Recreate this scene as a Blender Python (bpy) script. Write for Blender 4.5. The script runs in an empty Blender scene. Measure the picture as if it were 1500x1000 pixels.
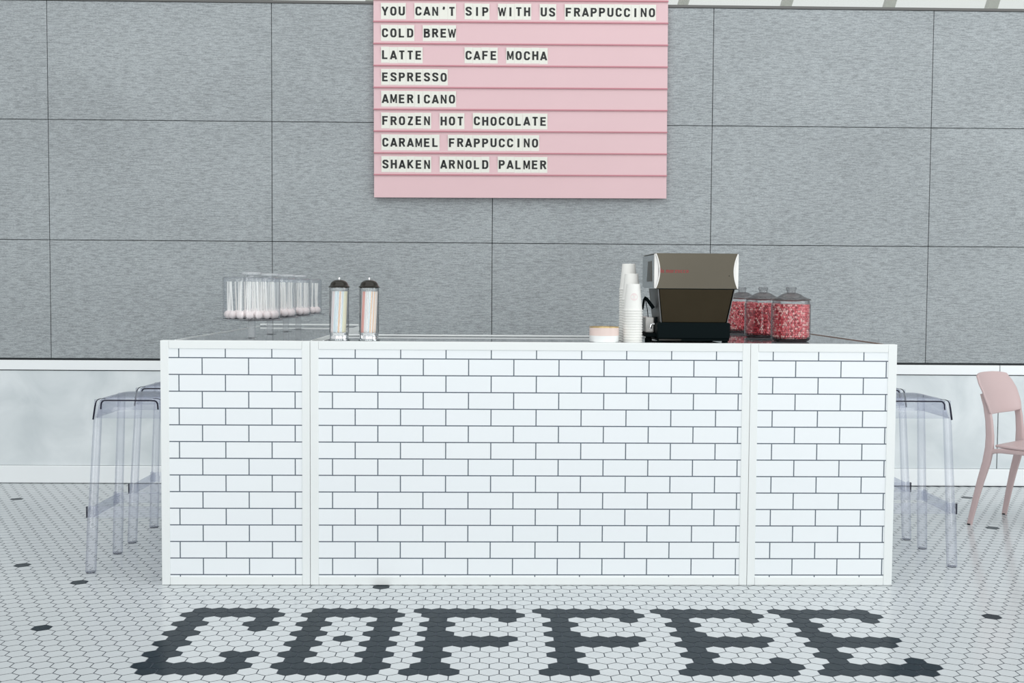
import bpy, bmesh, math, random
from mathutils import Matrix, Vector
random.seed(7)
PI = math.pi
S = bpy.context.scene
C = S.collection

# ------------------------------------------------------------------ camera
CAM_H = 1.28
PITCH, ROLL, YAW, FPX = 0.04799596, 0.00686577, 0.01875364, 1612.7755
def cam_axes():
    fw = Vector((math.sin(YAW)*math.cos(PITCH), math.cos(YAW)*math.cos(PITCH), -math.sin(PITCH)))
    rt = Vector((math.cos(YAW), -math.sin(YAW), 0)); up = rt.cross(fw)
    return (math.cos(ROLL)*rt + math.sin(ROLL)*up, -math.sin(ROLL)*rt + math.cos(ROLL)*up, fw)
RT, UP, FW = cam_axes()
cd = bpy.data.cameras.new('camera'); cam = bpy.data.objects.new('camera', cd); C.objects.link(cam)
M = Matrix((RT, UP, -FW)).transposed().to_4x4(); M.translation = (0, 0, CAM_H)
cam.matrix_world = M
cd.sensor_width = 36; cd.lens = FPX/1500*36; cd.clip_end = 200
S.camera = cam

# ------------------------------------------------------------------ world, light, exposure
w = bpy.data.worlds.new('daylight'); S.world = w; w.use_nodes = True
bg = w.node_tree.nodes['Background']; bg.inputs[0].default_value = (0.965, 0.985, 1.0, 1); bg.inputs[1].default_value = 0.62
def area(name, loc, target, sx, sy, energy, col=(1, 1, 1)):
    l = bpy.data.lights.new(name, 'AREA'); l.shape = 'RECTANGLE'; l.size = sx; l.size_y = sy; l.energy = energy; l.color = col
    o = bpy.data.objects.new(name, l); C.objects.link(o); o.location = loc
    o.rotation_euler = (Vector(target) - Vector(loc)).to_track_quat('-Z', 'Y').to_euler()
    return o
area('daylight_skylight', (0.3, 2.6, 6.5), (0.3, 4.8, 0), 9, 5, 150, (0.97, 0.99, 1))
for wx in (-5.2, -1.9, 1.6, 4.8):
    area('daylight_window_front', (wx, -4.0, 2.3), (wx*.6, 6, 1.4), 1.3, 3.6, 42, (0.98, 0.99, 1))
area('fill_light_right', (9.0, 1.5, 3.2), (1.5, 6.8, 1.2), 5, 4, 160, (0.97, 0.99, 1))  # unseen soft light added to brighten the right of the wall
vs = S.view_settings
vs.view_transform = 'Standard'; vs.look = 'None'; vs.gamma = 1; vs.use_curve_mapping = False; vs.exposure = 0.37
S.cycles.transparent_max_bounces = 40
S.cycles.caustics_reflective = False; S.cycles.caustics_refractive = False

# ------------------------------------------------------------------ helpers
class MB:
    def __init__(s): s.v = []; s.f = []; s.m = []
    def add(s, vs_, fs, mi=0):
        b = len(s.v); s.v += [tuple(p) for p in vs_]
        for f in fs: s.f.append([b+i for i in f]); s.m.append(mi)
        return s
    def box(s, x0, x1, y0, y1, z0, z1, mi=0):
        v = [(x, y, z) for z in (z0, z1) for y in (y0, y1) for x in (x0, x1)]
        return s.add(v, [(0,2,3,1),(4,5,7,6),(0,1,5,4),(2,6,7,3),(0,4,6,2),(1,3,7,5)], mi)
    def lathe(s, prof, n=32, c=(0,0,0), mi=0, closed=False):
        vs_ = []; fs = []
        for r, z in prof:
            for k in range(n):
                a = 2*PI*k/n; vs_.append((c[0]+r*math.cos(a), c[1]+r*math.sin(a), c[2]+z))
        m = len(prof)
        for i in range(m-1 if not closed else m):
            j = (i+1) % m
            for k in range(n):
                l = (k+1) % n; fs.append((i*n+k, i*n+l, j*n+l, j*n+k))
        if not closed:
            if prof[0][0] > 1e-6: fs.append(tuple(range(n))[::-1])
            if prof[-1][0] > 1e-6: fs.append(tuple((m-1)*n+k for k in range(n)))
        return s.add(vs_, fs, mi)
    def tube(s, path, rad, n=8, mi=0, sec=None, upv=None):
        """sweep a circle (or a 2-d section sec) along path; rad is one number or one per point"""
        P = [Vector(p) for p in path]; m = len(P)
        R_ = rad if isinstance(rad, (list, tuple)) else [rad]*m
        vs_ = []; fs = []; u = Vector(upv) if upv else None
        for i in range(m):
            t = (P[min(i+1, m-1)] - P[max(i-1, 0)]).normalized()
            if u is None: u = t.orthogonal().normalized()
            a = (u - t*u.dot(t)).normalized(); b = t.cross(a)
            if upv is None: u = a
            pts = [(math.cos(2*PI*k/n), math.sin(2*PI*k/n)) for k in range(n)] if sec is None else sec
            for (x, y) in pts: vs_.append(P[i] + R_[i]*(x*a + y*b))
        k_ = n if sec is None else len(sec)
        for i in range(m-1):
            for k in range(k_):
                l = (k+1) % k_; fs.append((i*k_+k, i*k_+l, (i+1)*k_+l, (i+1)*k_+k))
        fs.append(tuple(range(k_))[::-1]); fs.append(tuple((m-1)*k_+k for k in range(k_)))
        return s.add(vs_, fs, mi)
    def prism(s, poly, d0, d1, plane='xz', mi=0):
        """extrude a 2-d polygon: plane xz goes along y, xy along z, yz along x"""
        f = {'xz': lambda p, d: (p[0], d, p[1]), 'xy': lambda p, d: (p[0], p[1], d), 'yz': lambda p, d: (d, p[0], p[1])}[plane]
        n = len(poly); vs_ = [f(p, d0) for p in poly] + [f(p, d1) for p in poly]
        fs = [tuple(range(n)), tuple(range(n, 2*n))[::-1]] + [(k, (k+1) % n, n+(k+1) % n, n+k) for k in range(n)]
        return s.add(vs_, fs, mi)
    def sphere(s, c, r, n=10, k=6, mi=0):
        vs_ = [(c[0], c[1], c[2]-r)]; fs = []
        for i in range(1, k):
            t = -PI/2 + PI*i/k
            for j in range(n):
                a = 2*PI*j/n; vs_.append((c[0]+r*math.cos(t)*math.cos(a), c[1]+r*math.cos(t)*math.sin(a), c[2]+r*math.sin(t)))
        vs_.append((c[0], c[1], c[2]+r)); e = len(vs_)-1
        for j in range(n): fs.append((0, 1+(j+1) % n, 1+j)); fs.append((e, 1+(k-2)*n+j, 1+(k-2)*n+(j+1) % n))
        for i in range(k-2):
            for j in range(n): fs.append((1+i*n+j, 1+i*n+(j+1) % n, 1+(i+1)*n+(j+1) % n, 1+(i+1)*n+j))
        return s.add(vs_, fs, mi)
    def build(s, name, mats, parent=None, bevel=0, smooth=True, ang=35, fix=True, seg=2):
        me = bpy.data.meshes.new(name); me.from_pydata([tuple(p) for p in s.v], [], s.f)
        for m in (mats if isinstance(mats, (list, tuple)) else [mats]): me.materials.append(m)
        me.polygons.foreach_set('material_index', s.m)
        if fix:
            bm = bmesh.new(); bm.from_mesh(me); bmesh.ops.recalc_face_normals(bm, faces=bm.faces); bm.to_mesh(me); bm.free()
        if smooth:
            me.polygons.foreach_set('use_smooth', [True]*len(me.polygons)); me.set_sharp_from_angle(angle=math.radians(ang))
        me.update()
        o = bpy.data.objects.new(name, me); C.objects.link(o)
        if parent: o.parent = parent
        if bevel:
            b = o.modifiers.new('bevel', 'BEVEL'); b.width = bevel; b.segments = seg; b.limit_method = 'ANGLE'; b.angle_limit = math.radians(40)
        return o
def tag(o, label, cat, group=None, kind=None):
    o['label'] = label; o['category'] = cat
    if group: o['group'] = group
    if kind: o['kind'] = kind
    return o
def empty(name, loc, label, cat, group=None, rz=0):
    o = bpy.data.objects.new(name, None); C.objects.link(o); o.location = loc; o.rotation_euler = (0, 0, rz); o.empty_display_size = .05
    return tag(o, label, cat, group)
def struct(o): o['kind'] = 'structure'; return o
def copy_tree(o, loc=None, rz=None, label=None, group=None, parent=None):
    c = o.copy(); C.objects.link(c)
    if parent: c.parent = parent
    if loc is not None: c.location = loc
    if rz is not None: c.rotation_euler = (0, 0, rz)
    if label: c['label'] = label
    if group: c['group'] = group
    for ch in list(o.children): copy_tree(ch, parent=c)
    return c

# ------------------------------------------------------------------ materials
def nt(name):
    m = bpy.data.materials.new(name); m.use_nodes = True; n = m.node_tree
    return m, n.nodes, n.links, n.nodes['Principled BSDF']
def mat(name, col, rough=.5, metal=0, ior=1.5, spec=.5, var=0, scale=6, bump=0, bscale=200, coat=0, trans=0):
    m, N, L, b = nt(name)
    b.inputs['Base Color'].default_value = (*col, 1); b.inputs['Roughness'].default_value = rough; b.inputs['Metallic'].default_value = metal
    b.inputs['IOR'].default_value = ior; b.inputs['Specular IOR Level'].default_value = spec; b.inputs['Coat Weight'].default_value = coat
    b.inputs['Transmission Weight'].default_value = trans
    if var or bump:
        tc = N.new('ShaderNodeTexCoord')
    if var:
        no = N.new('ShaderNodeTexNoise'); no.inputs['Scale'].default_value = scale; no.inputs['Detail'].default_value = 4
        L.new(tc.outputs['Object'], no.inputs['Vector'])
        mx = N.new('ShaderNodeMix'); mx.data_type = 'RGBA'
        mx.inputs[6].default_value = (*[c*(1-var) for c in col], 1); mx.inputs[7].default_value = (*[min(1, c*(1+var)) for c in col], 1)
        L.new(no.outputs['Fac'], mx.inputs[0]); L.new(mx.outputs[2], b.inputs['Base Color'])
    if bump:
        n2 = N.new('ShaderNodeTexNoise'); n2.inputs['Scale'].default_value = bscale; L.new(tc.outputs['Object'], n2.inputs['Vector'])
        bp = N.new('ShaderNodeBump'); bp.inputs['Strength'].default_value = bump; bp.inputs['Distance'].default_value = .002
        L.new(n2.outputs['Fac'], bp.inputs['Height']); L.new(bp.outputs['Normal'], b.inputs['Normal'])
    return m
def clear(name, tint, ior=1.45, haze=.04, hcol=(.8, .84, .95), rough=.02, boost=1.0, edge=None):
    """thin clear plastic or glass: tinted see-through, a fresnel gloss and a trace of milky scatter"""
    m = bpy.data.materials.new(name); m.use_nodes = True; N, L = m.node_tree.nodes, m.node_tree.links
    N.remove(N['Principled BSDF']); out = N['Material Output']
    t = N.new('ShaderNodeBsdfTransparent'); t.inputs[0].default_value = (*tint, 1)
    if edge:   # longer path through the plastic where it is seen edge-on
        lw = N.new('ShaderNodeLayerWeight'); lw.inputs[0].default_value = .5
        pw = N.new('ShaderNodeMath'); pw.operation = 'POWER'; pw.inputs[1].default_value = 2.2
        mx = N.new('ShaderNodeMix'); mx.data_type = 'RGBA'; mx.inputs[6].default_value = (*tint, 1); mx.inputs[7].default_value = (*edge, 1)
        L.new(lw.outputs['Facing'], pw.inputs[0]); L.new(pw.outputs[0], mx.inputs[0]); L.new(mx.outputs[2], t.inputs[0])
    g = N.new('ShaderNodeBsdfGlossy'); g.inputs['Roughness'].default_value = rough
    d = N.new('ShaderNodeBsdfDiffuse'); d.inputs[0].default_value = (*hcol, 1)
    f = N.new('ShaderNodeFresnel'); f.inputs[0].default_value = ior
    mu = N.new('ShaderNodeMath'); mu.operation = 'MULTIPLY'; mu.inputs[1].default_value = boost; mu.use_clamp = True
    m1 = N.new('ShaderNodeMixShader'); m1.inputs[0].default_value = haze; m2 = N.new('ShaderNodeMixShader')
    L.new(t.outputs[0], m1.inputs[1]); L.new(d.outputs[0], m1.inputs[2]); L.new(f.outputs[0], mu.inputs[0]); L.new(mu.outputs[0], m2.inputs[0])
    ge = N.new('ShaderNodeNewGeometry'); io = N.new('ShaderNodeMapRange')   # same index from both sides of the thin wall
    io.inputs[3].default_value = ior; io.inputs[4].default_value = 1/ior; L.new(ge.outputs['Backfacing'], io.inputs[0]); L.new(io.outputs[0], f.inputs[0])
    L.new(m1.outputs[0], m2.inputs[1]); L.new(g.outputs[0], m2.inputs[2]); L.new(m2.outputs[0], out.inputs[0])
    return m
def fabric(name):
    m, N, L, b = nt(name)
    b.inputs['Roughness'].default_value = .95; b.inputs['Specular IOR Level'].default_value = .1
    g = N.new('ShaderNodeNewGeometry')
    def noise(sx, sz, det, sc=1):
        mp = N.new('ShaderNodeMapping'); mp.inputs['Scale'].default_value = (sx, 1, sz); L.new(g.outputs['Position'], mp.inputs[0])
        n = N.new('ShaderNodeTexNoise'); n.inputs['Scale'].default_value = sc; n.inputs['Detail'].default_value = det; n.inputs['Distortion'].default_value = .3
        L.new(mp.outputs[0], n.inputs['Vector']); return n
    a = noise(19, 150, 3); c = noise(95, 260, 2); e = noise(1.1, 1.6, 2)
    def ramp(n, p0, p1, v0, v1):
        r = N.new('ShaderNodeMapRange'); r.inputs[1].default_value = p0; r.inputs[2].default_value = p1; r.inputs[3].default_value = v0; r.inputs[4].default_value = v1
        L.new(n.outputs['Fac'], r.inputs[0]); return r
    r1 = ramp(a, .34, .58, .74, 1.05); r2 = ramp(c, .35, .65, .82, 1.13); r3 = ramp(e, .3, .7, .94, 1.06)
    m1 = N.new('ShaderNodeMath'); m1.operation = 'MULTIPLY'; L.new(r1.outputs[0], m1.inputs[0]); L.new(r2.outputs[0], m1.inputs[1])
    m2 = N.new('ShaderNodeMath'); m2.operation = 'MULTIPLY'; L.new(m1.outputs[0], m2.inputs[0]); L.new(r3.outputs[0], m2.inputs[1])
    sc = N.new('ShaderNodeVectorMath'); sc.operation = 'SCALE'; sc.inputs[0].default_value = (.358, .386, .396); L.new(m2.outputs[0], sc.inputs['Scale'])
    L.new(sc.outputs[0], b.inputs['Base Color'])
    return m
def concrete(name):
    m, N, L, b = nt(name); b.inputs['Roughness'].default_value = .6; b.inputs['Specular IOR Level'].default_value = .25
    g = N.new('ShaderNodeNewGeometry'); n = N.new('ShaderNodeTexNoise'); n.inputs['Scale'].default_value = 3.2; n.inputs['Detail'].default_value = 5; n.inputs['Distortion'].default_value = .6
    L.new(g.outputs['Position'], n.inputs['Vector'])
    r = N.new('ShaderNodeValToRGB'); r.color_ramp.elements[0].position = .3; r.color_ramp.elements[0].color = (.60, .65, .665, 1)
    r.color_ramp.elements[1].position = .72; r.color_ramp.elements[1].color = (.79, .83, .84, 1)
    L.new(n.outputs['Fac'], r.inputs[0]); L.new(r.outputs[0], b.inputs['Base Color'])
    return m
def bricks(name, ox, oz, bw):
    """white running-bond tiles with thin slate joints, printed on the facade panel"""
    m, N, L, b = nt(name); b.inputs['Roughness'].default_value = .38; b.inputs['Specular IOR Level'].default_value = .4
    g = N.new('ShaderNodeTexCoord'); sp = N.new('ShaderNodeSeparateXYZ'); L.new(g.outputs['Object'], sp.inputs[0])
    cb = N.new('ShaderNodeCombineXYZ')
    for i, (k, o) in enumerate((('X', ox), ('Z', oz))):
        a = N.new('ShaderNodeMath'); a.operation = 'ADD'; a.inputs[1].default_value = o; L.new(sp.outputs[k], a.inputs[0]); L.new(a.outputs[0], cb.inputs[i])
    t = N.new('ShaderNodeTexBrick'); L.new(cb.outputs[0], t.inputs['Vector'])
    t.inputs['Scale'].default_value = 1; t.inputs['Brick Width'].default_value = bw; t.inputs['Row Height'].default_value = BH
    t.inputs['Mortar Size'].default_value = .0024; t.inputs['Mortar Smooth'].default_value = 0; t.inputs['Bias'].default_value = -.6
    t.offset = .5; t.offset_frequency = 2; t.squash = 1
    t.inputs['Color1'].default_value = (.815, .85, .865, 1); t.inputs['Color2'].default_value = (.785, .825, .845, 1); t.inputs['Mortar'].default_value = (.10, .125, .155, 1)
    L.new(t.outputs['Color'], b.inputs['Base Color'])
    return m
BH = .0717

M_white = mat('white_laminate', (.79, .82, .81), .42, var=.015, scale=3)
M_trim = mat('white_trim', (.87, .90, .905), .45, var=.02, scale=2)
M_dark = mat('dark_gap', (.025, .03, .033), .8)
M_fab = fabric('grey_fabric_panel'); M_con = concrete('pale_concrete')
M_tile = mat('white_hex_tile', (.525, .560, .570), .16, spec=.5, ior=1.40, var=.03, scale=9)
M_slate = mat('slate_hex_tile', (.0125, .023, .031), .22, spec=.16, ior=1.25, var=.16, scale=12)
M_grout = mat('grey_grout', (.060, .074, .094), .9, var=.1, scale=20)
M_glasstop = mat('grey_glass_top', (.20, .22, .23), .03, spec=.5, ior=1.52)
M_brown = mat('brown_edge_band', (.23, .15, .11), .5)
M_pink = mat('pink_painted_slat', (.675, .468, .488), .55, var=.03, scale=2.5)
M_pinkd = mat('shaded_pink', (.52, .22, .255), .6)  # deeper pink puts the shadow of each lap into the colour
M_cream = mat('cream_card', (.745, .745, .675), .5, var=.03, scale=30)
M_ink = mat('black_ink', (.012, .013, .013), .6)
M_stool = clear('clear_polycarbonate', (.95, .955, .968), 1.42, .075, hcol=(.84, .86, .95), boost=1.0, edge=(.58, .60, .70))
M_tab_edge_shade = mat('dark_tab_and_edge_shade', (.010, .010, .024), .2, spec=.2)  # near-black stands in for light lost inside clear edges; also the tabs
M_sheet = clear('clear_polycarbonate_sheet', (.93, .937, .955), 1.40, .06, hcol=(.84, .86, .95), boost=.75, edge=(.78, .80, .87))
M_acry = clear('clear_acrylic', (.96, .97, .975), 1.42, .03, edge=(.78, .80, .83), boost=1.3)
M_brim = mat('smoky_glass_brim', (.085, .075, .075), .15)
M_jbase = clear('dark_glass_foot', (.40, .33, .34), 1.5, .01)
M_knob = clear('grey_glass_knob', (.80, .80, .80), 1.5, .02, edge=(.25, .25, .26))
M_post = clear('frosted_acrylic_post', (.93, .945, .95), 1.42, .26, hcol=(.90, .92, .93), edge=(.8, .82, .85))
M_glass = clear('clear_glass', (.985, .99, .99), 1.4, .004, edge=(.52, .53, .54))
M_glassd = clear('thick_grey_glass', (.60, .57, .57), 1.5, .01, hcol=(.5, .45, .45), boost=1.1)
M_chrome = mat('bright_chrome', (.82, .83, .84), .12, 1)
M_dchrome = mat('chrome_dark_reflection', (.012, .010, .006), .12, 0, spec=.28)  # chrome, with its dark reflection put into the base colour
M_steel = mat('brushed_steel_dark_reflection', (.098, .089, .070), .34, 1, var=.08, scale=5)  # stainless steel; brown tone paints in the reflection of dark surroundings
M_steel2 = mat('lower_steel_dark_reflection', (.044, .035, .022), .32, 1, var=.25, scale=4)  # same steel, painted darker for what the down-sloping panel reflects
M_flange = mat('satin_steel', (.20, .205, .205), .45, 1)
M_steelw = mat('white_trim_and_bright_reflection', (.86, .85, .82), .3)
M_side = mat('polished_side_steel', (.42, .45, .46), .12, 1)
M_black = mat('black_enamel', (.0025, .006, .0068), .55, spec=.05)
M_red = mat('red_lettering', (.26, .022, .024), .5)
M_paper = mat('white_paper_cup', (.80, .80, .765), .6)
M_rosy = mat('rose_print', (.77, .67, .655), .6)
M_bowlp = mat('blush_glaze', (.74, .60, .55), .3); M_bowlw = mat('white_glaze', (.80, .82, .81), .3); M_gold = mat('gold_rim', (.58, .44, .22), .3, .7)
M_chair = mat('dusty_pink_plastic', (.525, .400, .393), .42, var=.02, bump=.02)
M_pop = mat('pale_pink_coating', (.90, .80, .785), .45, var=.08, scale=30)
M_stick = mat('white_paper_stick', (.92, .92, .89), .7)
CANDY = [mat('candy_rose', (.66, .065, .085), .3), mat('candy_pink', (.84, .18, .20), .3), mat('candy_pale', (.92, .50, .47), .3), mat('candy_red', (.38, .018, .03), .3)]
STRAW = {k: mat('straw_'+k, c, .7) for k, c in dict(white=(.95, .94, .93), blush=(.93, .80, .81), sky=(.80, .90, .94), lemon=(.95, .93, .72), coral=(.92, .47, .42), peach=(.94, .68, .50)).items()}

# ------------------------------------------------------------------ floor
HP, HX0, HY0, HROT = .0671, -.8903, 4.3783, -.0047
cr_, sr_ = math.cos(HROT), math.sin(HROT)
YW = 7.1465
def hexpos(r, c):
    X = HX0 + HP*(c + (.5 if r % 2 == 0 else 1.0)); Y = HY0 - r*HP*math.sqrt(3)/2
    return (X*cr_ - Y*sr_, X*sr_ + Y*cr_)
odd_bar = lambda s, n: list(range(s, s+n))
def letter(kind):
    d = {}
    if kind in 'CO':
        d[1] = odd_bar(0, 5); d[2] = odd_bar(0, 6); d[12] = odd_bar(0, 6); d[13] = odd_bar(0, 5)
        for r in range(3, 12):
            ev = r % 2 == 0
            d[r] = [0, 1] if ev else [0]
            if kind == 'O' or r in (3, 4, 5, 10, 11): d[r] += [4, 5] if ev else [4]
        if kind == 'O': d[7] += [2]
    else:
        d[1] = odd_bar(-1, 6); d[2] = odd_bar(0, 6)
        for r in range(3, 13): d[r] = [0, 1] if r % 2 == 0 else [0]
        d[3] += [4]; d[7] = odd_bar(0, 5); d[8] = odd_bar(0, 5)
        d[13] = odd_bar(-1, 3)
        if kind == 'E': d[11] += [4]; d[12] = odd_bar(0, 6); d[13] = odd_bar(-1, 6)
    return d
slate = set()
for ch, a in zip('COFFEE', (-5, 2, 9, 16, 23, 30)):
    for r, cs in letter(ch).items():
        for c in cs: slate.add((r, a+c))
dots = [(-1.677, 4.091), (-1.773, 4.731), (-2.141, 5.021), (-2.848, 6.626), (1.99, 4.271), (2.713, 5.875), (2.943, 6.738), (-.465, 4.66)]
def nearest(x, y):
    X = x*cr_ + y*sr_; Y = -x*sr_ + y*cr_
    r = round((HY0 - Y)/(HP*math.sqrt(3)/2)); c = round((X - HX0)/HP - (.5 if r % 2 == 0 else 1.0)); return (r, c)
for p in dots: slate.add(nearest(*p))
fl = MB(); FX = 7.5
fl.add([(-FX, -2.5, -.0012), (FX, -2.5, -.0012), (FX, YW+.02, -.0012), (-FX, YW+.02, -.0012)], [(0, 1, 2, 3)], 2)
HR = HP/math.sqrt(3)*.948
hexo = [(HR*math.sin(PI/3*k), HR*math.cos(PI/3*k)) for k in range(6)][::-1]
for r in range(-48, 118):
    for c in range(-105, 130):
        x, y = hexpos(r, c)
        if abs(x) > FX-.05 or y > YW-.005: continue
        fl.add([(x+a*cr_-b*sr_, min(y+a*sr_+b*cr_, YW), 0) for a, b in hexo], [tuple(range(6))], 1 if (r, c) in slate else 0)
struct(fl.build('floor', [M_tile, M_slate, M_grout], smooth=False, fix=False))

# ------------------------------------------------------------------ back wall
WX = 7.5
Z0, Z1, Z2, ZT, ZTB, ZBB, ZB0 = 3.1055, 2.3386, 1.5723, .8045, .7361, .1141, 0
wb = MB(); wb.box(-WX, WX, YW+.012, YW+.20, 0, Z0-.004)
wall = struct(wb.build('wall_back', M_dark))
seams = [-2.8401 - 1.42*k for k in range(3, 0, -1)] + [-2.8401, -1.4164, .0014, 1.4184, 2.8436] + [2.8436 + 1.42*k for k in range(1, 4)]
edges = [-WX] + seams + [WX]
rows = [(ZT+.006, Z2), (Z2, Z1), (Z1, Z0-.016)]
for (za, zb) in rows:
    for xa, xb in zip(edges, edges[1:]):
        MB().box(xa+.0020, xb-.0020, YW, YW+.03, za+.0020, zb-.0020).build('acoustic_panel', M_fab, wall, bevel=.002)
lower = [-WX, -4.6, -.62, 3.336, WX]
for xa, xb in zip(lower, lower[1:]):
    MB().box(xa+.003, xb-.003, YW+.004, YW+.03, ZBB+.002, ZTB-.006).build('concrete_panel', M_con, wall, bevel=.001)
for xa, xb in zip(lower, lower[1:]):
    struct(MB().box(xa+.003, xb-.003, YW-.004, YW+.03, ZTB, ZT-.006).build('trim_1', M_trim, bevel=.002))
struct(MB().box(-WX, WX, YW-.012, YW+.03, 0.003, ZBB).build('baseboard_back', M_trim, bevel=.003))
struct(MB().box(-WX, WX, YW-.006, YW+.14, Z0-.016, Z0).build('trim_2', mat('grey_metal_cap', (.13, .13, .125), .5, .4)))
# clerestory glazing that starts above the panelled wall
win = bpy.data.objects.new('window_1', None); C.objects.link(win); win.location = (0, YW+.5, Z0); struct(win)
MB().box(-WX, WX, 0, .012, -.2, 1.2).build('pane', clear('window_glass', (.97, .985, .97), 1.3, .10, hcol=(.9, .92, .88)), win)
M_mull = mat('window_steel', (.33, .33, .30), .6)
for k in range(-5, 6):
    MB().prism([(k*.72+.46, -.2), (k*.72+.53, -.2), (k*.72+.93, 1.2), (k*.72+.86, 1.2)], .05, .12).build('mullion', M_mull, win)

# ------------------------------------------------------------------ menu board
BX0, BX1, BYB = -.757, 1.122, YW
ROWL = [2.973 - .1383*k for k in range(8)]
BTILT = .0046
board = empty('menu_board', (BX0, YW-.03, 0), 'pink slatted menu board with black lettered cream tiles on grey wall', 'menu board')
board.location = (0.18, YW-.030, 1.862); board.rotation_euler = (0, -BTILT, 0)
bx0, bx1 = BX0-.18, BX1-.18
zl = [z - 1.862 for z in ROWL]
bounds = [zl[0]+.1383*2, zl[0]+.1383] + zl + [0.0]
MB().box(bx0+.006, bx1-.006, .004, .029, 0.006, bounds[0]-.004).build('backing', M_pinkd, board)
for i in range(len(bounds)-1):
    zt, zb = bounds[i], bounds[i+1]
    # each slat leans out at its foot so that it laps over the next one
    m = MB(); yo, yi = -.008, .002
    last = i == len(bounds)-2
    m.add([(bx0, yi-.004, zt-.001), (bx1, yi-.004, zt-.001), (bx1, yo, zb+(.0 if last else .006)), (bx0, yo, zb+(.0 if last else .006)),
           (bx0, .006, zt-.001), (bx1, .006, zt-.001), (bx1, .006, zb+(.0 if last else .006)), (bx0, .006, zb+(.0 if last else .006))],
          [(0, 3, 2, 1), (4, 5, 6, 7), (0, 1, 5, 4), (1, 2, 6, 5), (3, 0, 4, 7)], 0)
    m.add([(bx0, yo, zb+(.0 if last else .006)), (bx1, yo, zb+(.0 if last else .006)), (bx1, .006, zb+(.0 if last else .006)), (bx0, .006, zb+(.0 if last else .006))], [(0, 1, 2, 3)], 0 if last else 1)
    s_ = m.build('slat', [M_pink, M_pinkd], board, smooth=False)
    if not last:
        MB().box(bx0-.002, bx1+.002, -.0110, .006, zb-.001, zb+.0065).build('lap_shade_strip', M_pinkd, s_)  # strip painted as the shadow line below the slat

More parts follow.
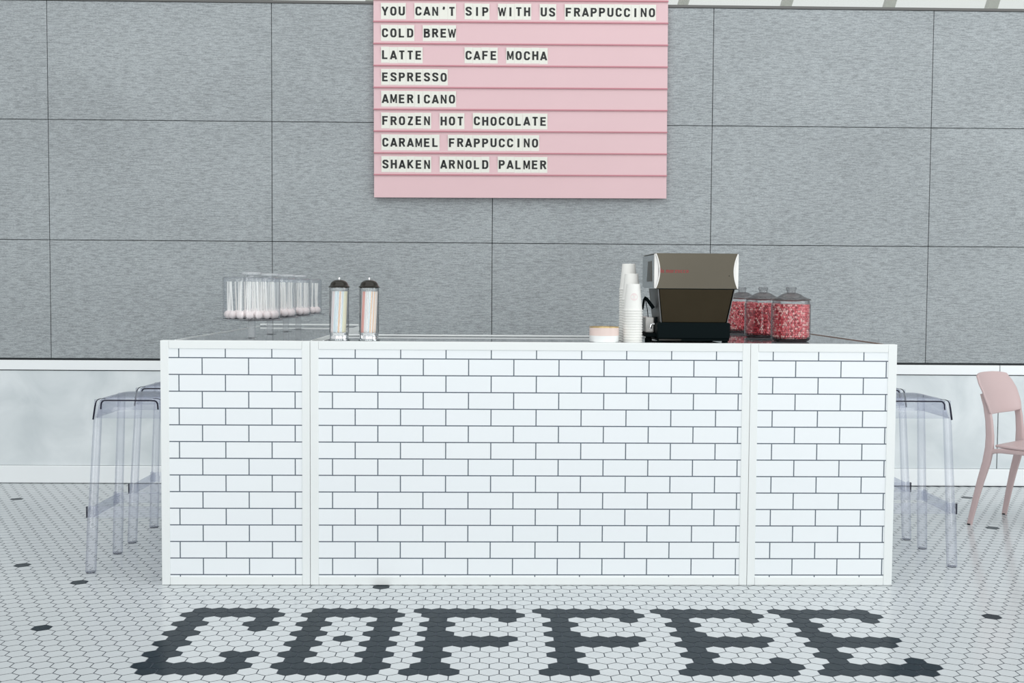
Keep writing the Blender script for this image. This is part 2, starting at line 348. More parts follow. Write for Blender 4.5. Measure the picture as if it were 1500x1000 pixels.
# letters drawn as bold condensed strokes in a 0.62 x 1 cell
def arc(cx, cz, rx, rz, a0, a1, n=8):
    return [(cx+rx*math.cos(math.radians(a0+(a1-a0)*k/n)), cz+rz*math.sin(math.radians(a0+(a1-a0)*k/n))) for k in range(n+1)]
W_ = .60; t_ = .155; h_ = t_/2
L_, R_e = h_, W_-h_
def rr(x0, x1, z0, z1, rx=.16, rz=.2):   # closed rounded rectangle centre line
    return arc(x1-rx, z1-rz, rx, rz, 0, 90, 5)+arc(x0+rx, z1-rz, rx, rz, 90, 180, 5)+arc(x0+rx, z0+rz, rx, rz, 180, 270, 5)+arc(x1-rx, z0+rz, rx, rz, 270, 360, 5)
GL = {
 'A': [[(0.02, 0), (.30, 1)], [(.58, 0), (.30, 1)], [(.13, .27), (.47, .27)]],
 'B': [[(L_, 0), (L_, 1)], [(L_, 1-h_), (.32, 1-h_)]+arc(.32, .755, .18, .168, 90, -90, 6)+[(L_, .54)], [(L_, .54), (.34, .54)]+arc(.34, .308, .19, .232, 90, -90, 6)+[(L_, h_)]],
 'C': [[(R_e, .66)]+arc(.30, .68, R_e-.30, .32-h_, 8, 172, 9)+arc(.30, .32, R_e-.30, .32-h_, 188, 352, 9)+[(R_e, .34)]],
 'D': [[(L_, 0), (L_, 1)], [(L_, 1-h_), (.28, 1-h_)]+arc(.28, .66, R_e-.28, .34-h_, 90, 0, 6)+arc(.28, .34, R_e-.28, .34-h_, 0, -90, 6)+[(L_, h_)]],
 'E': [[(L_, 0), (L_, 1)], [(L_, 1-h_), (W_-.04, 1-h_)], [(L_, .52), (W_-.09, .52)], [(L_, h_), (W_-.04, h_)]],
 'F': [[(L_, 0), (L_, 1)], [(L_, 1-h_), (W_-.04, 1-h_)], [(L_, .50), (W_-.10, .50)]],
 'H': [[(L_, 0), (L_, 1)], [(R_e, 0), (R_e, 1)], [(L_, .52), (R_e, .52)]],
 'I': [[(.30, 0), (.30, 1)]],
 'K': [[(L_, 0), (L_, 1)], [(L_, .40), (W_-.06, 1)], [(.22, .52), (W_-.04, 0)]],
 'L': [[(L_, 0), (L_, 1)], [(L_, h_), (W_-.06, h_)]],
 'M': [[(L_-.05, 0), (L_-.05, 1)], [(R_e+.05, 0), (R_e+.05, 1)], [(L_-.02, 1), (.30, .12)], [(R_e+.02, 1), (.30, .12)]],
 'N': [[(L_, 0), (L_, 1)], [(R_e, 0), (R_e, 1)], [(L_, 1), (R_e, 0)]],
 'O': [rr(L_, R_e, h_, 1-h_, R_e-.30, .27)+[(R_e, 1-h_-.27)]],
 'P': [[(L_, 0), (L_, 1)], [(L_, 1-h_), (.32, 1-h_)]+arc(.32, .70, .20, .223, 90, -90, 6)+[(L_, .477)]],
 'R': [[(L_, 0), (L_, 1)], [(L_, 1-h_), (.31, 1-h_)]+arc(.31, .715, .20, .208, 90, -90, 6)+[(L_, .507)], [(.31, .50), (W_-.05, 0)]],
 'S': [[(R_e, .70)]+arc(.30, .74, R_e-.30, .26-h_, 0, 180, 8)+arc(.30, .74, R_e-.30, .20, 180, 250, 4)+[(.42, .46)]+arc(.30, .28, R_e-.30, .20, 40, 0, 4)+arc(.30, .26, R_e-.30, .26-h_, 0, -180, 8)+[(L_, .30)]],
 'T': [[(.30, 0), (.30, 1)], [(.02, 1-h_), (.58, 1-h_)]],
 'U': [[(L_, 1), (L_, .30)]+arc(.30, .30, R_e-.30, .30-h_, 180, 360, 9)+[(R_e, 1)]],
 'W': [[(-.06, 1), (.115, 0)], [(.115, 0), (.30, .92)], [(.30, .92), (.485, 0)], [(.485, 0), (.66, 1)]],
 'Y': [[(.30, 0), (.30, .42)], [(.03, 1), (.30, .40)], [(.57, 1), (.30, .40)]],
 'Z': [[(.04, 1-h_), (.56, 1-h_)], [(.50, 1-h_), (.10, h_)], [(.03, h_), (.57, h_)]],
 "'": [[(.32, 1), (.34, .82), (.26, .68)]],
}
def stroke(m, pts, t, sc, ox, oz, y0, y1, vertical_ends=True):
    P = [Vector((p[0]*sc, p[1]*sc)) for p in pts]
    Q = [P[0]]
    for p in P[1:]:
        if (p-Q[-1]).length > 1e-5: Q.append(p)
    P = Q; n = len(P); Lf, Rt = [], []
    for i in range(n):
        d0 = (P[i]-P[i-1]).normalized() if i > 0 else (P[1]-P[0]).normalized()
        d1 = (P[i+1]-P[i]).normalized() if i < n-1 else d0
        d = (d0+d1); d = d.normalized() if d.length > 1e-6 else d0
        nv = Vector((-d.y, d.x)); k = min(1/max(nv.dot(Vector((-d0.y, d0.x))), .35), 2.2)*t*sc/2
        a, b = P[i]+nv*k, P[i]-nv*k
        Lf.append(a); Rt.append(b)
    for i in range(n-1):
        q = [Lf[i], Lf[i+1], Rt[i+1], Rt[i]]
        q = [(ox+p.x*(1.09 if y0 == -.0006 else 1), oz+min(max(p.y, 0), sc)) for p in q]
        m.prism(q, y0, y1, 'xz')
LETM = {}
LH = .0555
def letter_mesh(ch):
    if ch not in LETM:
        m = MB()
        tt = .212 if ch not in 'MW' else .155
        if ch in 'N': tt = .175
        for st in GL[ch]: stroke(m, st, tt, LH, -.30*LH*1.09, -LH/2, -.0006, .0, True)
        o = m.build('letter', M_ink, smooth=False); LETM[ch] = o.data; bpy.data.objects.remove(o)
    return LETM[ch]
CARDM = MB().box(-.0262, .0262, 0, .0018, -.0502, .0502).build('card', M_cream); cardme = CARDM.data; bpy.data.objects.remove(CARDM)
ORD = ['first', 'second', 'third', 'fourth', 'fifth', 'sixth', 'seventh', 'eighth', 'ninth', 'tenth', 'eleventh']
MENU = ["YOU CAN'T SIP WITH US FRAPPUCCINO", 'COLD BREW', 'LATTE     CAFE MOCHA', 'ESPRESSO', 'AMERICANO', 'FROZEN HOT CHOCOLATE', 'CARAMEL FRAPPUCCINO', 'SHAKEN ARNOLD PALMER']
ROWN = ['top', 'second', 'third', 'fourth', 'fifth', 'sixth', 'seventh', 'eighth']
TP = .05318; TX0 = -.710
board_m = Matrix.Translation(board.location) @ Matrix.Rotation(-BTILT, 4, 'Y')
for ri, line in enumerate(MENU):
    zrow = ROWL[ri] - 1.862 + .0685 ; wi = 0; li = 0; prev = ' '
    for ci, ch in enumerate(line):
        if ch == ' ': prev = ch; continue
        if prev == ' ': wi += 1; li = 0
        li += 1; prev = ch
        frac = (zrow - zl[ri])/.1383
        yy = -.0105 + frac*.0075 - .0022
        loc = board_m @ Vector((TX0 - .18 + TP*(ci+.5), yy - .0008 + random.uniform(0, .0006), zrow + random.uniform(-.0012, .0012)))
        nm = 'apostrophe' if ch == "'" else 'letter ' + ch
        t = empty('letter_tile', loc, f'cream tile with black {nm}, {ORD[li-1]} of {ORD[wi-1]} word, {ROWN[ri]} row, pink menu board', 'letter tile', 'letter tiles on the menu board')
        t.rotation_euler = (.03, -BTILT, 0)
        for nm2, me, dz, dy in (('card', cardme, 0, 0), ('letter', letter_mesh(ch), .0, 0)):
            o = bpy.data.objects.new(nm2, me); C.objects.link(o); o.parent = t; o.location = (0, dy, dz)

# ------------------------------------------------------------------ counter: three units
CY, CYA, CH = 4.6983, .0047, 1.0503
CX = [-1.4062, -.7722, 1.1145, 1.7501]
FT = .045      # facade thickness
def counter_unit(name_label, x0, x1, yback, bx_0, bx_1, stl, stre, ox, sides, rim=(.0055, .0135)):
    u = empty('counter_unit', (0, CY, 0), name_label, 'counter', None, CYA)
    rail_t, rail_b = .034, .035
    zb = .0015
    # facade frame: butt-jointed stiles and rails, tiled panel set back inside them
    g = .0009
    MB().box(x0+g, x0+stl, 0, FT, zb, CH).build('stile', M_white, u, bevel=.0012)
    MB().box(x1-stre, x1-g, 0, FT, zb, CH).build('stile', M_white, u, bevel=.0012)
    MB().box(x0+stl+.0006, x1-stre-.0006, 0, FT, CH-rail_t, CH).build('top_rail', M_white, u, bevel=.0012)
    MB().box(x0+stl+.0006, x1-stre-.0006, 0, FT, zb, zb+rail_b).build('bottom_rail', M_white, u, bevel=.0012)
    MB().box(x0+stl-.002, x1-stre+.002, .003, FT-.004, zb+rail_b-.002, CH-rail_t+.002).build('tiled_panel', bricks('subway_tile_print', ox[0] + 30*ox[1], 14*BH - .0455, ox[1]), u)
    # carcass behind the facade
    b = MB()
    yb = yback - CY
    b.box(bx_0, bx_1, FT, yb, .03, CH-.022)
    b.box(bx_0+.03, bx_1-.03, FT+.01, yb-.03, 0, .03)
    b.build('carcass', M_white, u, bevel=.002)
    MB().box(bx_0, bx_1, FT-.0, yb-.016, CH-.022, CH-.0012).build('glass_top', M_glasstop, u)
    MB().box(bx_0, bx_1, yb-.015, yb, CH-.022, CH-.001).build('back_edge', M_dark, u)
    MB().box(bx_0, bx_1, yb-.015, yb, CH+rim[0], CH+rim[1]).build('back_rim', M_white, u, bevel=.001)
    for s, mm in sides:
        if s == 'l': MB().box(bx_0-.004, bx_0-.0002, FT, yb, CH-.024, CH+.0016).build('edge_band', mm, u)
        else: MB().box(bx_1+.0002, bx_1+.004, FT, yb, CH-.024, CH+.0016).build('edge_band', mm, u)
    return u
counter_unit('white brick faced counter unit at the left holding the clear display stands', CX[0], CX[1], 6.52, -1.352, CX[1]-.004, .036, .034, (1.131, .1967), [('l', M_white), ('r', M_white)])
counter_unit('long white brick faced middle counter unit under the menu board', CX[1], CX[2], 5.262, CX[1]+.052, CX[2]-.002, .036, .034, (.3868, .1935), [('l', M_white)], (.0010, .0078))
counter_unit('white brick faced counter unit at the right holding three candy jars', CX[2], CX[3], 6.52, CX[2]+.002, 1.700, .034, .038, (-1.4095, .1966), [('r', M_brown)])
ZC = CH - .0012   # glass surface
def cpt(px, py): return (px, py, ZC)

# ------------------------------------------------------------------ clear bar stools
def rrect(hx, hy, r, n=5):
    o = []
    for cx, cy, a in ((hx-r, hy-r, 0), (-hx+r, hy-r, 90), (-hx+r, -hy+r, 180), (hx-r, -hy+r, 270)):
        for k in range(n+1):
            t = math.radians(a+90*k/n); o.append((cx+r*math.cos(t), cy+r*math.sin(t)))
    return o
SH = .785
M_glide = clear('grey_stool_glide', (.42, .44, .52), 1.4, .1)
def make_stool(label):
    s = empty('bar_stool', (0, 0, 0), label, 'stool')
    bx, by, tx, ty = .180, .178, .1445, .153      # leg centres at floor and under the seat
    # seat: a sheet turned down into a skirt on all four sides
    m = MB(); rings = []
    prof = [(.0, .050), (-.0012, .030), (-.006, .014), (-.016, .004), (-.03, 0), (-.055, -.005), (-.092, -.013)]
    for dz, ins in prof: rings.append([(x, y, SH+dz) for x, y in rrect(.1475-ins, .164-ins, .03)])
    n = len(rings[0]); vs_ = [p for r in rings for p in r]; fs = [tuple(range(n))]
    for i in range(len(rings)-1):
        for k in range(n): fs.append((i*n+k, i*n+(k+1) % n, (i+1)*n+(k+1) % n, (i+1)*n+k))
    m.add(vs_, fs); seat = m.build('seat', M_sheet, s)
    so = seat.modifiers.new('thick', 'SOLIDIFY'); so.thickness = .005; so.offset = -1
    # dark tubes painting in how clear plastic darkens along its near edges
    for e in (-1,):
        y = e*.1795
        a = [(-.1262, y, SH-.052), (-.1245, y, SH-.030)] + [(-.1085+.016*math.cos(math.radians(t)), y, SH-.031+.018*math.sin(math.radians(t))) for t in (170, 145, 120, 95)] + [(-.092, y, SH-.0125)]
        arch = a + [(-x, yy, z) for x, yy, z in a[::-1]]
        MB().tube(arch, .0034, 6).build('edge_shade_arch', M_tab_edge_shade, seat)
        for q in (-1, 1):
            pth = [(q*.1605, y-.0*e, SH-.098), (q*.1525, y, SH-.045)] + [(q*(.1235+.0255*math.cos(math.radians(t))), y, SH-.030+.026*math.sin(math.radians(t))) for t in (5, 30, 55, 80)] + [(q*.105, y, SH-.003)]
            MB().tube(pth, [.0040, .0040, .0034, .0026, .002, .0014, .0009], 6).build('edge_shade_corner', M_tab_edge_shade, seat)
    for ix in (-1, 1):
        for iy in (-1, 1):
            hw = .0195
            sec = [(a*1.0, b*1.0) for a, b in rrect(1, 1, .35, 3)]
            p = [(ix*bx, iy*by, 0), (ix*(bx-.001), iy*(by-.001), .006), (ix*(bx*.68+tx*.32), iy*(by*.68+ty*.32), .27), (ix*(bx*.67+tx*.33), iy*(by*.67+ty*.33), .28), (ix*tx, iy*ty, SH-.012)]
            lg = MB().tube(p, [.0185, .0195, .0200, .0168, .0150], sec=sec, upv=(1, 0, 0)).build('leg', M_stool, s)
            MB().tube([(ix*bx, iy*by, -.0), (ix*bx, iy*by, .004)], .0195, 12).build('glide', M_glide, lg)
            MB().box(ix*(bx*.66+tx*.34)+ix*.0175-.004, ix*(bx*.66+tx*.34)+ix*.0175+.004, iy*(by*.66+ty*.34)-.018, iy*(by*.66+ty*.34)+.018, .248, .298).build('collar', M_sheet, lg)
            if iy < 0: MB().box(ix*(bx*.66+tx*.34+.0235)-.0018, ix*(bx*.66+tx*.34+.0235)+.0018, iy*(by*.66+ty*.34)-.019, iy*(by*.66+ty*.34)-.004, .248, .298).build('dark_tab', M_tab_edge_shade, lg)
    fx, fy = bx*.66+tx*.34, by*.66+ty*.34
    for e in (-1, 1):
        MB().box(-fx-.012, fx+.012, e*(fy)-.004, e*(fy)+.004, .246, .296).build('foot_rail', M_sheet, s, bevel=.002)
        MB().box(e*fx-.004, e*fx+.004, -fy+.005, fy-.005, .246, .296).build('foot_rail', M_sheet, s, bevel=.002)
    return s
st = make_stool('clear plastic bar stool nearest the camera at the counter left side')
st.location = (-1.605, 5.078, 0)
copy_tree(st, (-1.608, 5.655, 0), label='second clear plastic bar stool at left, half hidden behind the front stool')
copy_tree(st, (1.973, 5.215, 0), label='clear plastic bar stool at the counter right side, nearest the camera')
copy_tree(st, (1.971, 5.77, 0), label='clear bar stool at right, mostly hidden behind counter and front stool')

# ------------------------------------------------------------------ pink chair
ch_a, ch_b = Vector((2.638, 5.96, 0)), Vector((2.963, 6.241, 0))
uu = (ch_b-ch_a).normalized(); mid = (ch_a+ch_b)/2
chair = empty('side_chair', mid, 'dusty pink moulded plastic chair standing by the wall at far right', 'chair', None, math.atan2(uu.y, uu.x))
HWD = (ch_b-ch_a).length/2
# local x runs along the back, local -y is forwards
def cpath(z): # set-back of the rear post at height z
    pts = [(0, 0), (.12, .022), (.25, .05), (.36, .078), (.45, .09), (.56, .085), (.66, .065), (.74, .035), (.82, -.012)]
    for (a, va), (b, vb) in zip(pts, pts[1:]):
        if z <= b: return va + (vb-va)*(z-a)/(b-a)
    return pts[-1][1]
sec = rrect(1, .62, .4, 3)
for e in (-1, 1):
    zs = [0, .06, .15, .25, .35, .43, .50, .58, .66, .725]
    p = [(e*(HWD-.028*min(z/.45, 1)), -cpath(z), z) for z in zs]
    rd = [.0135, .0145, .0165, .019, .0215, .0225, .021, .019, .017, .013]
    MB().tube(p, rd, sec=sec, upv=(0, 1, 0)).build('rear_leg', M_chair, chair)
    pf = [(e*(HWD-.005), -.52, 0), (e*(HWD-.012), -.50, .12), (e*(HWD-.022), -.475, .28), (e*(HWD-.03), -.45, .432)]
    MB().tube(pf, [.013, .0155, .0185, .0215], sec=sec, upv=(0, 1, 0)).build('front_leg', M_chair, chair)
    pr = [(e*(HWD-.028), -.082, .400), (e*(HWD-.028), -.112, .416), (e*(HWD-.028), -.15, .423), (e*(HWD-.028), -.30, .425), (e*(HWD-.028), -.455, .425)]
    MB().tube(pr, [.012, .0125, .013, .013, .013], sec=rrect(1, 1, .4, 3), upv=(0, 0, 1)).build('side_rail', M_chair, chair)
m = MB(); N1, N2 = 14, 12; vs_ = []; fs = []
for j in range(N2+1):
    for i in range(N1+1):
        a = -1+2*i/N1; b = j/N2
        yv = -.115 - b*.385; hw = (HWD-.012)*(1-.10*max(0, abs(2*b-1)-.55)/.45)
        z = .452 - .010*(1-a*a)*math.sin(PI*b) - .012*max(0, b-.8)/.2*max(0, b-.8)/.2
        vs_.append((a*hw, yv - (.012*(1-a*a) if j == N2 else 0), z))
for j in range(N2):
    for i in range(N1): q = j*(N1+1)+i; fs.append((q, q+1, q+N1+2, q+N1+1))
m.add(vs_, fs); so = m.build('seat', M_chair, chair, fix=True); md = so.modifiers.new('t', 'SOLIDIFY'); md.thickness = .014; md.offset = -1; bv = so.modifiers.new('b', 'BEVEL'); bv.width = .005; bv.segments = 2
m = MB(); vs_ = []; fs = []; N1, N2 = 16, 10
for j in range(N2+1):
    b = j/N2; z = .620 + b*.200
    for i in range(N1+1):
        a = -1+2*i/N1
        hw = HWD - .022 + .014*math.sin(PI*min(1, b*1.05)) - .014*max(0, b-.8)/.2
        z2 = z + (b-.5)*2*.012*(1-a**4)
        y = -cpath(z) - .020 + .040*(1-a*a)
        vs_.append((a*hw - .010, y, z2))
for j in range(N2):
    for i in range(N1): q = j*(N1+1)+i; fs.append((q, q+1, q+N1+2, q+N1+1))
m.add(vs_, fs); bo = m.build('backrest', M_chair, chair); md = bo.modifiers.new('t', 'SOLIDIFY'); md.thickness = .012; md.offset = 0; bv = bo.modifiers.new('b', 'BEVEL'); bv.width = .004; bv.segments = 2
for e in (-1, 1): MB().tube([(e*(HWD-.0), 0, 0), (e*HWD, 0, .006)], .0125, 10).build('foot_pad', M_black, chair).location = (0, 0, 0)

# ------------------------------------------------------------------ straw dispensers
def dispenser(x, y, label, where, cols):
    d = empty('straw_dispenser', (x, y, ZC), label, 'straw dispenser')
    MB().lathe([(0, 0), (.046, 0), (.047, .003), (.046, .007), (0, .007)], 40).build('foot_plate', M_side, d)
    MB().lathe([(0, .007), (.0405, .007), (.0415, .010), (.0405, .014), (.0405, .030), (.042, .033), (.042, .036), (0, .036)], 40).build('chrome_base', M_chrome, d)
    MB().lathe([(.041, .036), (.0425, .036), (.0425, .232), (.041, .232)], 40, closed=True).build('glass_tube', M_glass, d)
    lid = MB().lathe([(0, .231), (.046, .231), (.0465, .234), (.0425, .2375), (.0395, .240), (.037, .2475), (.0325, .254), (.026, .2590), (.0175, .2625), (.009, .2641), (0, .2645)], 40).build('domed_lid', M_dchrome, d)
    MB().lathe([(0, .2265), (.0385, .2265), (.0395, .229), (.0385, .2312), (0, .2312)], 32).build('lid_collar', M_chrome, lid)
    MB().lathe([(0, .264), (.004, .264), (.005, .270), (.0035, .275), (0, .2755)], 16).build('knob', M_chrome, lid)
    # straws leaning to the right inside the tube
    sm = {}
    for k, mm in STRAW.items():
        o = MB().tube([(0, 0, 0), (0, 0, .178)], .0031, 8).build('paper_straw', mm); sm[k] = o.data; bpy.data.objects.remove(o)
    rings = [(.0355, 30), (.0275, 20), (.019, 12)]
    for rr_, n in rings:
        for k in range(n):
            a = 2*PI*k/n + .05
            bx_, by_ = rr_*math.cos(a), rr_*math.sin(a)
            c = cols(bx_, by_, k)
            o = bpy.data.objects.new('paper_straw', sm[c]); C.objects.link(o)
            o.location = (x+bx_*.84-.0045, y+by_*.86, ZC+.0365)
            tw = .047
            o.rotation_euler = (0, tw + random.uniform(-.006, .006), 0)
            tag(o, f'{c} paper straw standing in the glass straw dispenser {where}', 'straw', f'{c} straws in the dispenser {where}')
def colsA(x, y, k):
    return random.choice(['blush', 'blush', 'white']) if x < -.022 else random.choice(['white', 'white', 'sky']) if x < .004 else random.choice(['white', 'white', 'sky', 'peach']) if x < .020 else random.choice(['lemon', 'lemon', 'white'])
def colsB(x, y, k):
    return random.choice(['coral', 'blush', 'coral']) if x < -.022 else random.choice(['white', 'white', 'sky', 'white']) if x < .006 else random.choice(['peach', 'white', 'white'])
dispenser(-.661, 4.792, 'glass straw dispenser with domed chrome lid, left of the pair on the counter', 'left of the pair', colsA)
dispenser(-.531, 4.790, 'glass straw dispenser with coral straws, right of the pair on the counter', 'right of the pair', colsB)

# ------------------------------------------------------------------ clear pedestal stands with covers and pops
popball = MB().sphere((0, 0, .0185), .0180, 14, 9).build('ball', M_pop); popbme = popball.data; bpy.data.objects.remove(popball)
popst = MB().tube([(0, 0, .03), (0, 0, .166)], .0031, 7).build('stick', M_stick); popsme = popst.data; bpy.data.objects.remove(popst)
STANDS = [(-1.079, 4.975, 'nearest the camera'), (-1.081, 5.395, 'second from the front'), (-1.067, 5.735, 'third from the front'), (-1.057, 6.045, 'farthest back')]
for si, (x, y, wh) in enumerate(STANDS):
    s = empty('display_stand', (x, y, ZC), f'clear acrylic pedestal stand of pink pops on the left counter, {wh}', 'display stand')
    PH = .082; PR = .140
    MB().box(-.014, .014, -.014, .014, .003, PH).build('post', M_post, s, bevel=.001)
    MB().lathe([(0, 0), (.032, 0), (.032, .003), (0, .003)], 4).build('foot', M_acry, s)
    MB().lathe([(0, PH), (PR, PH), (PR+.002, PH+.003), (PR, PH+.006), (0, PH+.006)], 48).build('plate', M_acry, s)
    MB().lathe([(0, PH-.004), (.022, PH-.004), (.022, PH), (0, PH)], 24).build('collar', M_glassd, s)
    cvr = empty('cake_cover', (x, y, ZC+PH+.006), f'clear cylindrical cover over the pink pops, on the stand {wh}', 'cover')
    CR, CHT = .126, .186
    MB().lathe([(CR-.002, 0), (CR, 0), (CR, CHT-.004), (CR-.004, CHT), (0, CHT), (0, CHT-.003), (CR-.005, CHT-.003), (CR-.002, CHT-.006)], 48).build('drum', M_acry, cvr)
    MB().lathe([(0, CHT), (.014, CHT), (.014, CHT+.006), (.042, CHT+.010), (.045, CHT+.015), (.042, CHT+.022), (0, CHT+.024)], 32).build('handle', M_post, cvr)
    for rr_, n in ((.104, 16), (.058, 11), (.0185, 3)):
        for k in range(n):
            a = 2*PI*k/n + si*.4 + rr_*20
            t = empty('pink_pop', (x+rr_*math.cos(a), y+rr_*math.sin(a), ZC+PH+.0062), f'pink ball pop with upright white stick on the clear stand {wh}', 'pop', f'pink pops on the clear stand {wh}')
            t.rotation_euler = (random.uniform(-.05, .05), random.uniform(-.05, .05), 0)
            for nm, me in (('ball', popbme), ('stick', popsme)):
                o = bpy.data.objects.new(nm, me); C.objects.link(o); o.parent = t

# ------------------------------------------------------------------ candy jars
def candy_meshes():
    r = []
    for mm in CANDY:
        o = MB().sphere((0, 0, 0), .0052, 8, 5).build('candy', mm); r.append(o.data); bpy.data.objects.remove(o)
    return r
CM = candy_meshes()
JR, JH = .0885, .168
for (x, y, wh, wh2) in ((1.362, 4.988, 'foremost of the three, nearest the front edge', 'in the front jar'), (1.335, 5.395, 'in the middle of the three', 'in the middle jar'), (1.362, 5.975, 'farthest back beside the coffee machine', 'in the back jar')):
    j = empty('candy_jar', (x, y, ZC), f'glass candy jar of pink candies, {wh}', 'candy jar')
    MB().lathe([(0, .002), (.070, 0), (.080, .003), (.0875, .012), (JR, .022), (JR, JH), (.0835, JH+.006), (.0825, JH+.016), (.0805, JH+.016), (.0805, JH+.004), (.0855, JH-.004), (.0855, .022), (.078, .012), (0, .009)], 48).build('jar_body', M_glass, j)
    MB().lathe([(0, .0012), (.068, .0005), (.079, .0035), (.0865, .0125), (.0865, .0145), (.078, .008), (0, .007)], 48).build('jar_base', M_jbase, j)
    lid = MB().lathe([(0, JH+.012), (.080, JH+.0165), (.0870, JH+.018), (.0882, JH+.0215), (.0865, JH+.0255), (.070, JH+.0305), (.055, JH+.037), (.042, JH+.0455), (.028, JH+.0515), (.021, JH+.0530), (0, JH+.0530)], 48).build('lid', M_glassd, j)
    MB().lathe([(0, JH+.0530), (.0195, JH+.0530), (.0190, JH+.060), (.0230, JH+.066), (.0238, JH+.0745), (.0210, JH+.078), (0, JH+.0785)], 24).build('knob', M_knob, lid)
    MB().lathe([(.080, JH+.0165), (.0875, JH+.0172), (.0895, JH+.0198), (.0875, JH+.0226), (.080, JH+.0215)], 48, closed=True).build('brim', M_brim, lid)
    # candies packed against the glass; those facing the camera are individuals
    pos = []
    R0 = JR - .0090; nring = int(2*PI*R0/.0098); z = .0155; lay = 0
    while z < JH-.004:
        rad = min(R0, .068 + (z-.0155)*1.6) if z < .024 else R0
        for k in range(nring):
            a = 2*PI*(k+.5*(lay % 2))/nring + random.uniform(-.02, .02)
            pos.append((rad*math.cos(a) + random.uniform(-.0008, .0003)*math.cos(a), rad*math.sin(a), z + random.uniform(-.0012, .0012), a))
        z += .0087; lay += 1
    for rr_ in [R0-.011*k for k in range(1, 8)]:
        n = max(1, int(2*PI*rr_/.0105))
        for k in range(n): pos.append((rr_*math.cos(2*PI*k/n), rr_*math.sin(2*PI*k/n), JH-.006+random.uniform(-.004, .004), PI/2))
    view = math.atan2(-y, -x)
    dist = lambda a: abs((a-view+PI) % (2*PI)-PI)
    cand = sorted(range(len(pos)), key=lambda i: dist(pos[i][3])/.55 + abs(pos[i][2]-.09)/.12)
    front = set(cand[:100])
    rest = MB(); wts = [0, 0, 1, 1, 1, 2, 2, 3] if wh2 != 'in the middle jar' else [0, 0, 0, 1, 1, 2, 3, 3]
    for i, p in enumerate(pos):
        k = random.choice(wts)
        if i in front:
            o = bpy.data.objects.new('pink_candy', CM[k]); C.objects.link(o); o.location = (x+p[0], y+p[1], ZC+p[2])
            tag(o, f'small round pink candy against the glass {wh2}', 'candy', f'pink candies {wh2}')
        else: rest.sphere((p[0], p[1], p[2]), .0052, 8, 5, k)
    # the hidden middle of the heap
    rest.lathe([(0, .016), (.062, .016), (R0-.006, .03), (R0-.006, JH-.012), (0, JH-.010)], 24, mi=3)
    o = rest.build('candy_filling', CANDY, fix=False); o.location = (x, y, ZC)
    tag(o, f'rest of the small pink candies filling {wh2[3:]}', 'candy', None, 'stuff')

# ------------------------------------------------------------------ paper cups
CUPR, CUPB, CUPH = .0425, .0295, .118
def cup_mesh():
    t = .0007
    return MB().lathe([(0, CUPH), (CUPB-.001, CUPH), (CUPB, CUPH-.001), (CUPR-.0022, .007), (CUPR-.0005, .0065), (CUPR, .0035), (CUPR-.0005, .0005), (CUPR-.003, .0008), (CUPR-.003-t, .004), (CUPB-t, CUPH-.006), (0, CUPH-.006)], 40)
cup0 = cup_mesh().build('paper_cup', M_paper); cupme = cup0.data; bpy.data.objects.remove(cup0)
for (x, y, n, pitch, wh) in ((.617, 4.795, 13, .0114, 'front stack'), (.620, 4.885, 17, .0114, 'middle stack'), (.619, 4.975, 21, .0114, 'tallest rear stack')):
    for k in range(n):
        o = bpy.data.objects.new('paper_cup', cupme); C.objects.link(o); o.location = (x, y, ZC+k*pitch)
        tag(o, f'upturned white paper cup in the {wh} beside the coffee machine', 'cup', f'paper cups in the {wh}')
        if k == n-1:
            o['label'] = f'topmost upturned white paper cup of the {wh}' + (', bearing a round rose emblem' if n == 13 else ''); o.pop('group', None) if 'group' in o else None
            if n == 13:
                m = MB(); ns = 28; zc = .062
                def onc(a, z, off): 
                    r = CUPB + (CUPR-.0022-CUPB)*(CUPH-z)/(CUPH-.007) + off; return (r*math.sin(a), -r*math.cos(a), z)
                er = .0165; a_of = lambda dx: dx/.037
                v = [onc(0, zc, .0004)]+[onc(a_of(er*math.cos(2*PI*q/ns)), zc+er*math.sin(2*PI*q/ns), .0004) for q in range(ns)]
                m.add(v, [(0, 1+q, 1+(q+1) % ns) for q in range(ns)])
                em = m.build('emblem', M_rosy, o); em['label'] = 'round rose emblem'
                m = MB()
                for q in (-1, 0, 1):
                    for s_ in range(8):
                        z0_, z1_ = zc-.010+.0022*s_, zc-.010+.0022*(s_+1)
                        wob = lambda z: q*.006 + .0022*q*math.sin((z-zc)*400)
                        m.add([onc(a_of(wob(z0_)-.0013), z0_, .0008), onc(a_of(wob(z0_)+.0013), z0_, .0008), onc(a_of(wob(z1_)+.0013), z1_, .0008), onc(a_of(wob(z1_)-.0013), z1_, .0008)], [(0, 1, 2, 3)])
                m.build('emblem_mark', M_paper, em)

# ------------------------------------------------------------------ round container beside the cups
b = empty('round_container', (.4915, 4.790, ZC), 'low round pink and white container with gold rim left of the cups', 'container')
MB().lathe([(0, 0), (.060, 0), (.0640, .003), (.0645, .030)], 48).build('white_base', M_bowlw, b)
MB().lathe([(.0645, .030), (.0645, .064), (.0615, .064), (.061, .010), (0, .008)], 48).build('pink_wall', M_bowlp, b)
MB().lathe([(.0612, .064), (.0648, .064), (.0648, .0685), (.0612, .0685)], 48, closed=True).build('gold_rim', M_gold, b)

# ------------------------------------------------------------------ espresso machine (its back to the camera)
e = empty('espresso_machine', (.887, 4.768, ZC), 'boxy steel espresso machine with black base standing on the counter', 'coffee machine', None, .008)
W2 = .1835
def px(x, xc=1016.0): return (x-xc)*.00300   # metres per photo pixel at the machine's back
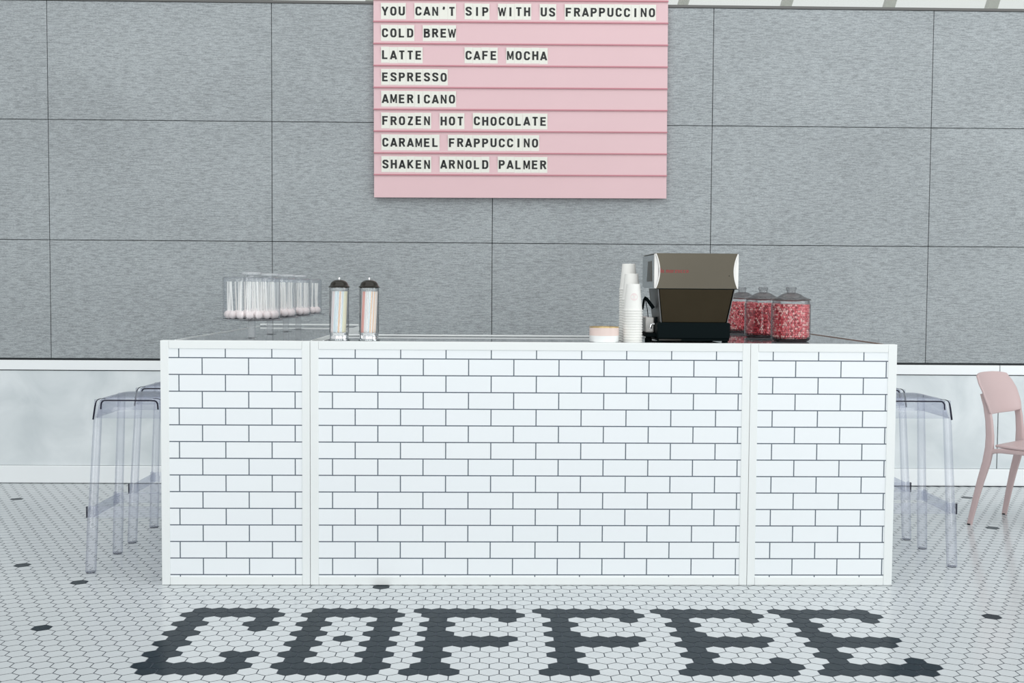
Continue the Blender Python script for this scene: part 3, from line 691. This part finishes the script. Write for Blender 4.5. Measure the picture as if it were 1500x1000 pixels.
# black base
base = MB().prism([(-.163, .018), (.152, .018), (.154, .080), (.150, .088), (-.160, .088), (-.165, .080)], 0.006, .40).build('black_base', M_black, e, bevel=.004)
MB().box(-.160, .150, .012, .39, .008, .018).build('base_rail', M_black, base, bevel=.001)
MB().box(-.158, -.06, .008, .03, .0095, .016).build('chrome_pipe', M_dchrome, base)
for sx in (-.150, .135):
    for sy in (.03, .36):
        MB().lathe([(0, 0), (.013, 0), (.0145, .003), (.011, .010), (.011, .02), (0, .02)], 20, c=(sx, sy, 0)).build('foot', M_black, e)
# tapering lower body
body = MB()
body.add([(-.143, .018, .088), (.136, .018, .088), (.163, -.002, .236), (-.161, -.002, .236), (-.143, .30, .088), (.136, .30, .088), (.163, .30, .236), (-.161, .30, .236)],
         [(0, 1, 2, 3), (4, 7, 6, 5), (0, 4, 5, 1), (3, 2, 6, 7), (0, 3, 7, 4), (1, 5, 6, 2)])
body.build('lower_body', M_steel2, e, bevel=.0015)
for sx, xa, xb in ((-1, -.1465, -.1645), (1, .1395, .1665)):
    MB().add([(xa, .014, .088), (xa+sx*.003, .014, .088), (xb+sx*.003, -.006, .236), (xb, -.006, .236), (xa, .22, .088), (xa+sx*.003, .22, .088), (xb+sx*.003, .22, .236), (xb, .22, .236)],
             [(0, 1, 2, 3), (4, 7, 6, 5), (0, 4, 5, 1), (3, 2, 6, 7), (0, 3, 7, 4), (1, 5, 6, 2)]).build('side_flange', M_flange, e)
# upper housing: white side plates and a waisted steel back panel
HT0, HT1 = .236, .386
MB().box(-.178, .178, .004, .35, HT0+.002, HT1-.002).build('housing', M_side, e, bevel=.002)
for sx in (-1, 1):
    pl = MB().box(sx*.1735-.0095, sx*.1735+.0095, -.0045, .010, HT0, HT1).build('side_trim', M_steelw, e, bevel=.002)
    MB().box(sx*.1835-.0012, sx*.1835+.0012, .014, .34, HT0+.006, HT1-.004).build('side_plate', M_side, e)
    MB().prism([(.05, HT0+.03), (.20, HT0+.03), (.17, HT1-.03), (.07, HT1-.03)], sx*.1850-.0008, sx*.1850+.0008, 'yz').build('side_inset', M_steel, e)
nz = 14; v0 = []
for k in range(nz+1):
    z = HT0 + (HT1-HT0)*k/nz; t = abs(2*k/nz-1)
    v0.append((.178 - .017*(1-t**2) + .001, z))
poly = [(x, z) for x, z in v0] + [(-x, z) for x, z in v0[::-1]]
MB().prism(poly, -.011, -.004, 'xz').build('back_panel', M_steel, e, smooth=True)
for sx in (-1, 1):
    pa = [(sx*(x-.0005), -.012, z) for x, z in v0]
    MB().tube(pa, .0022, 6).build('panel_edge', M_steelw if sx < 0 else M_steelw, e)
MB().box(-.180, .180, -.008, .35, HT1-.001, HT1+.0025).build('top_tray', M_steel, e, bevel=.001)
MB().box(-.1795, .1795, -.0115, .0, HT0-.003, HT0+.0005).build('lower_seam', M_black, e)
MB().sphere((.141, -.0105, HT0+.056), .0022, 8, 6).build('screw', M_black, e)
# red maker's script, drawn as joined strokes
m = MB(); 
GL2 = {'l': [[(.1, 0), (.1, 1)]], 'a': [[(.42, .0), (.42, .62)], [(.42, .55), (.12, .55), (.06, .3), (.12, .06), (.42, .06)]], 'm': [[(.06, 0), (.06, .62)], [(.06, .55), (.34, .55), (.34, 0)], [(.34, .55), (.62, .55), (.62, 0)]],
       'r': [[(.06, 0), (.06, .62)], [(.06, .48), (.3, .58)]], 'z': [[(.04, .56), (.42, .56), (.06, .06), (.44, .06)]], 'o': [[(.06, .1), (.06, .5), (.2, .58), (.4, .5), (.42, .2), (.3, .06), (.06, .1)]], 'c': [[(.42, .54), (.14, .56), (.05, .3), (.14, .06), (.42, .08)]]}
xo = -.1585
for chh in 'la marzocco':
    if chh == ' ': xo += .007; continue
    for stk in GL2[chh]: stroke(m, stk, .16, .0195, xo, HT0+.068, -.0118, -.0108)
    xo += {'l': .2, 'm': .72, 'r': .38}.get(chh, .54)*.0205 + .0014
lg = m.build('maker_script', M_red, e, smooth=False); lg['label'] = 'small red maker lettering'
# steam lever, wand and the group side that peeks out at the left
MB().tube([(-.214, .13, .140), (-.207, .13, .186), (-.202, .13, .196), (-.195, .13, .189), (-.166, .12, .148)], [.0045, .0055, .006, .007, .0085], 10).build('steam_lever', M_black, e)
MB().tube([(-.202, .135, .195), (-.190, .14, .14), (-.184, .14, .088)], .0018, 8).build('steam_wand', M_black, e)
MB().box(-.203, -.166, .10, .30, .040, .108).build('drip_guard', M_steelw, e, bevel=.006)  # white colour stands in for a bright reflection on chrome
MB().tube([(-.160, .08, .11), (-.160, .08, .075)], .006, 10).build('spout', M_black, e)
MB().box(-.205, -.160, .06, .36, .022, .040).build('drip_edge', M_black, e, bevel=.003)
MB().lathe([(0, 0), (.016, 0), (.016, .012), (.010, .024), (0, .024)], 16, c=(-.190, .10, 0)).build('foot', M_black, e)
MB().tube([(-.172, .05, .080), (-.186, .05, .078), (-.190, .05, .060)], .006, 10).build('tap', M_chrome, e)
MB().lathe([(0, 0), (.012, 0), (.012, .02), (0, .02)], 14, c=(.158, .10, .045)).build('side_knob', M_black, e)
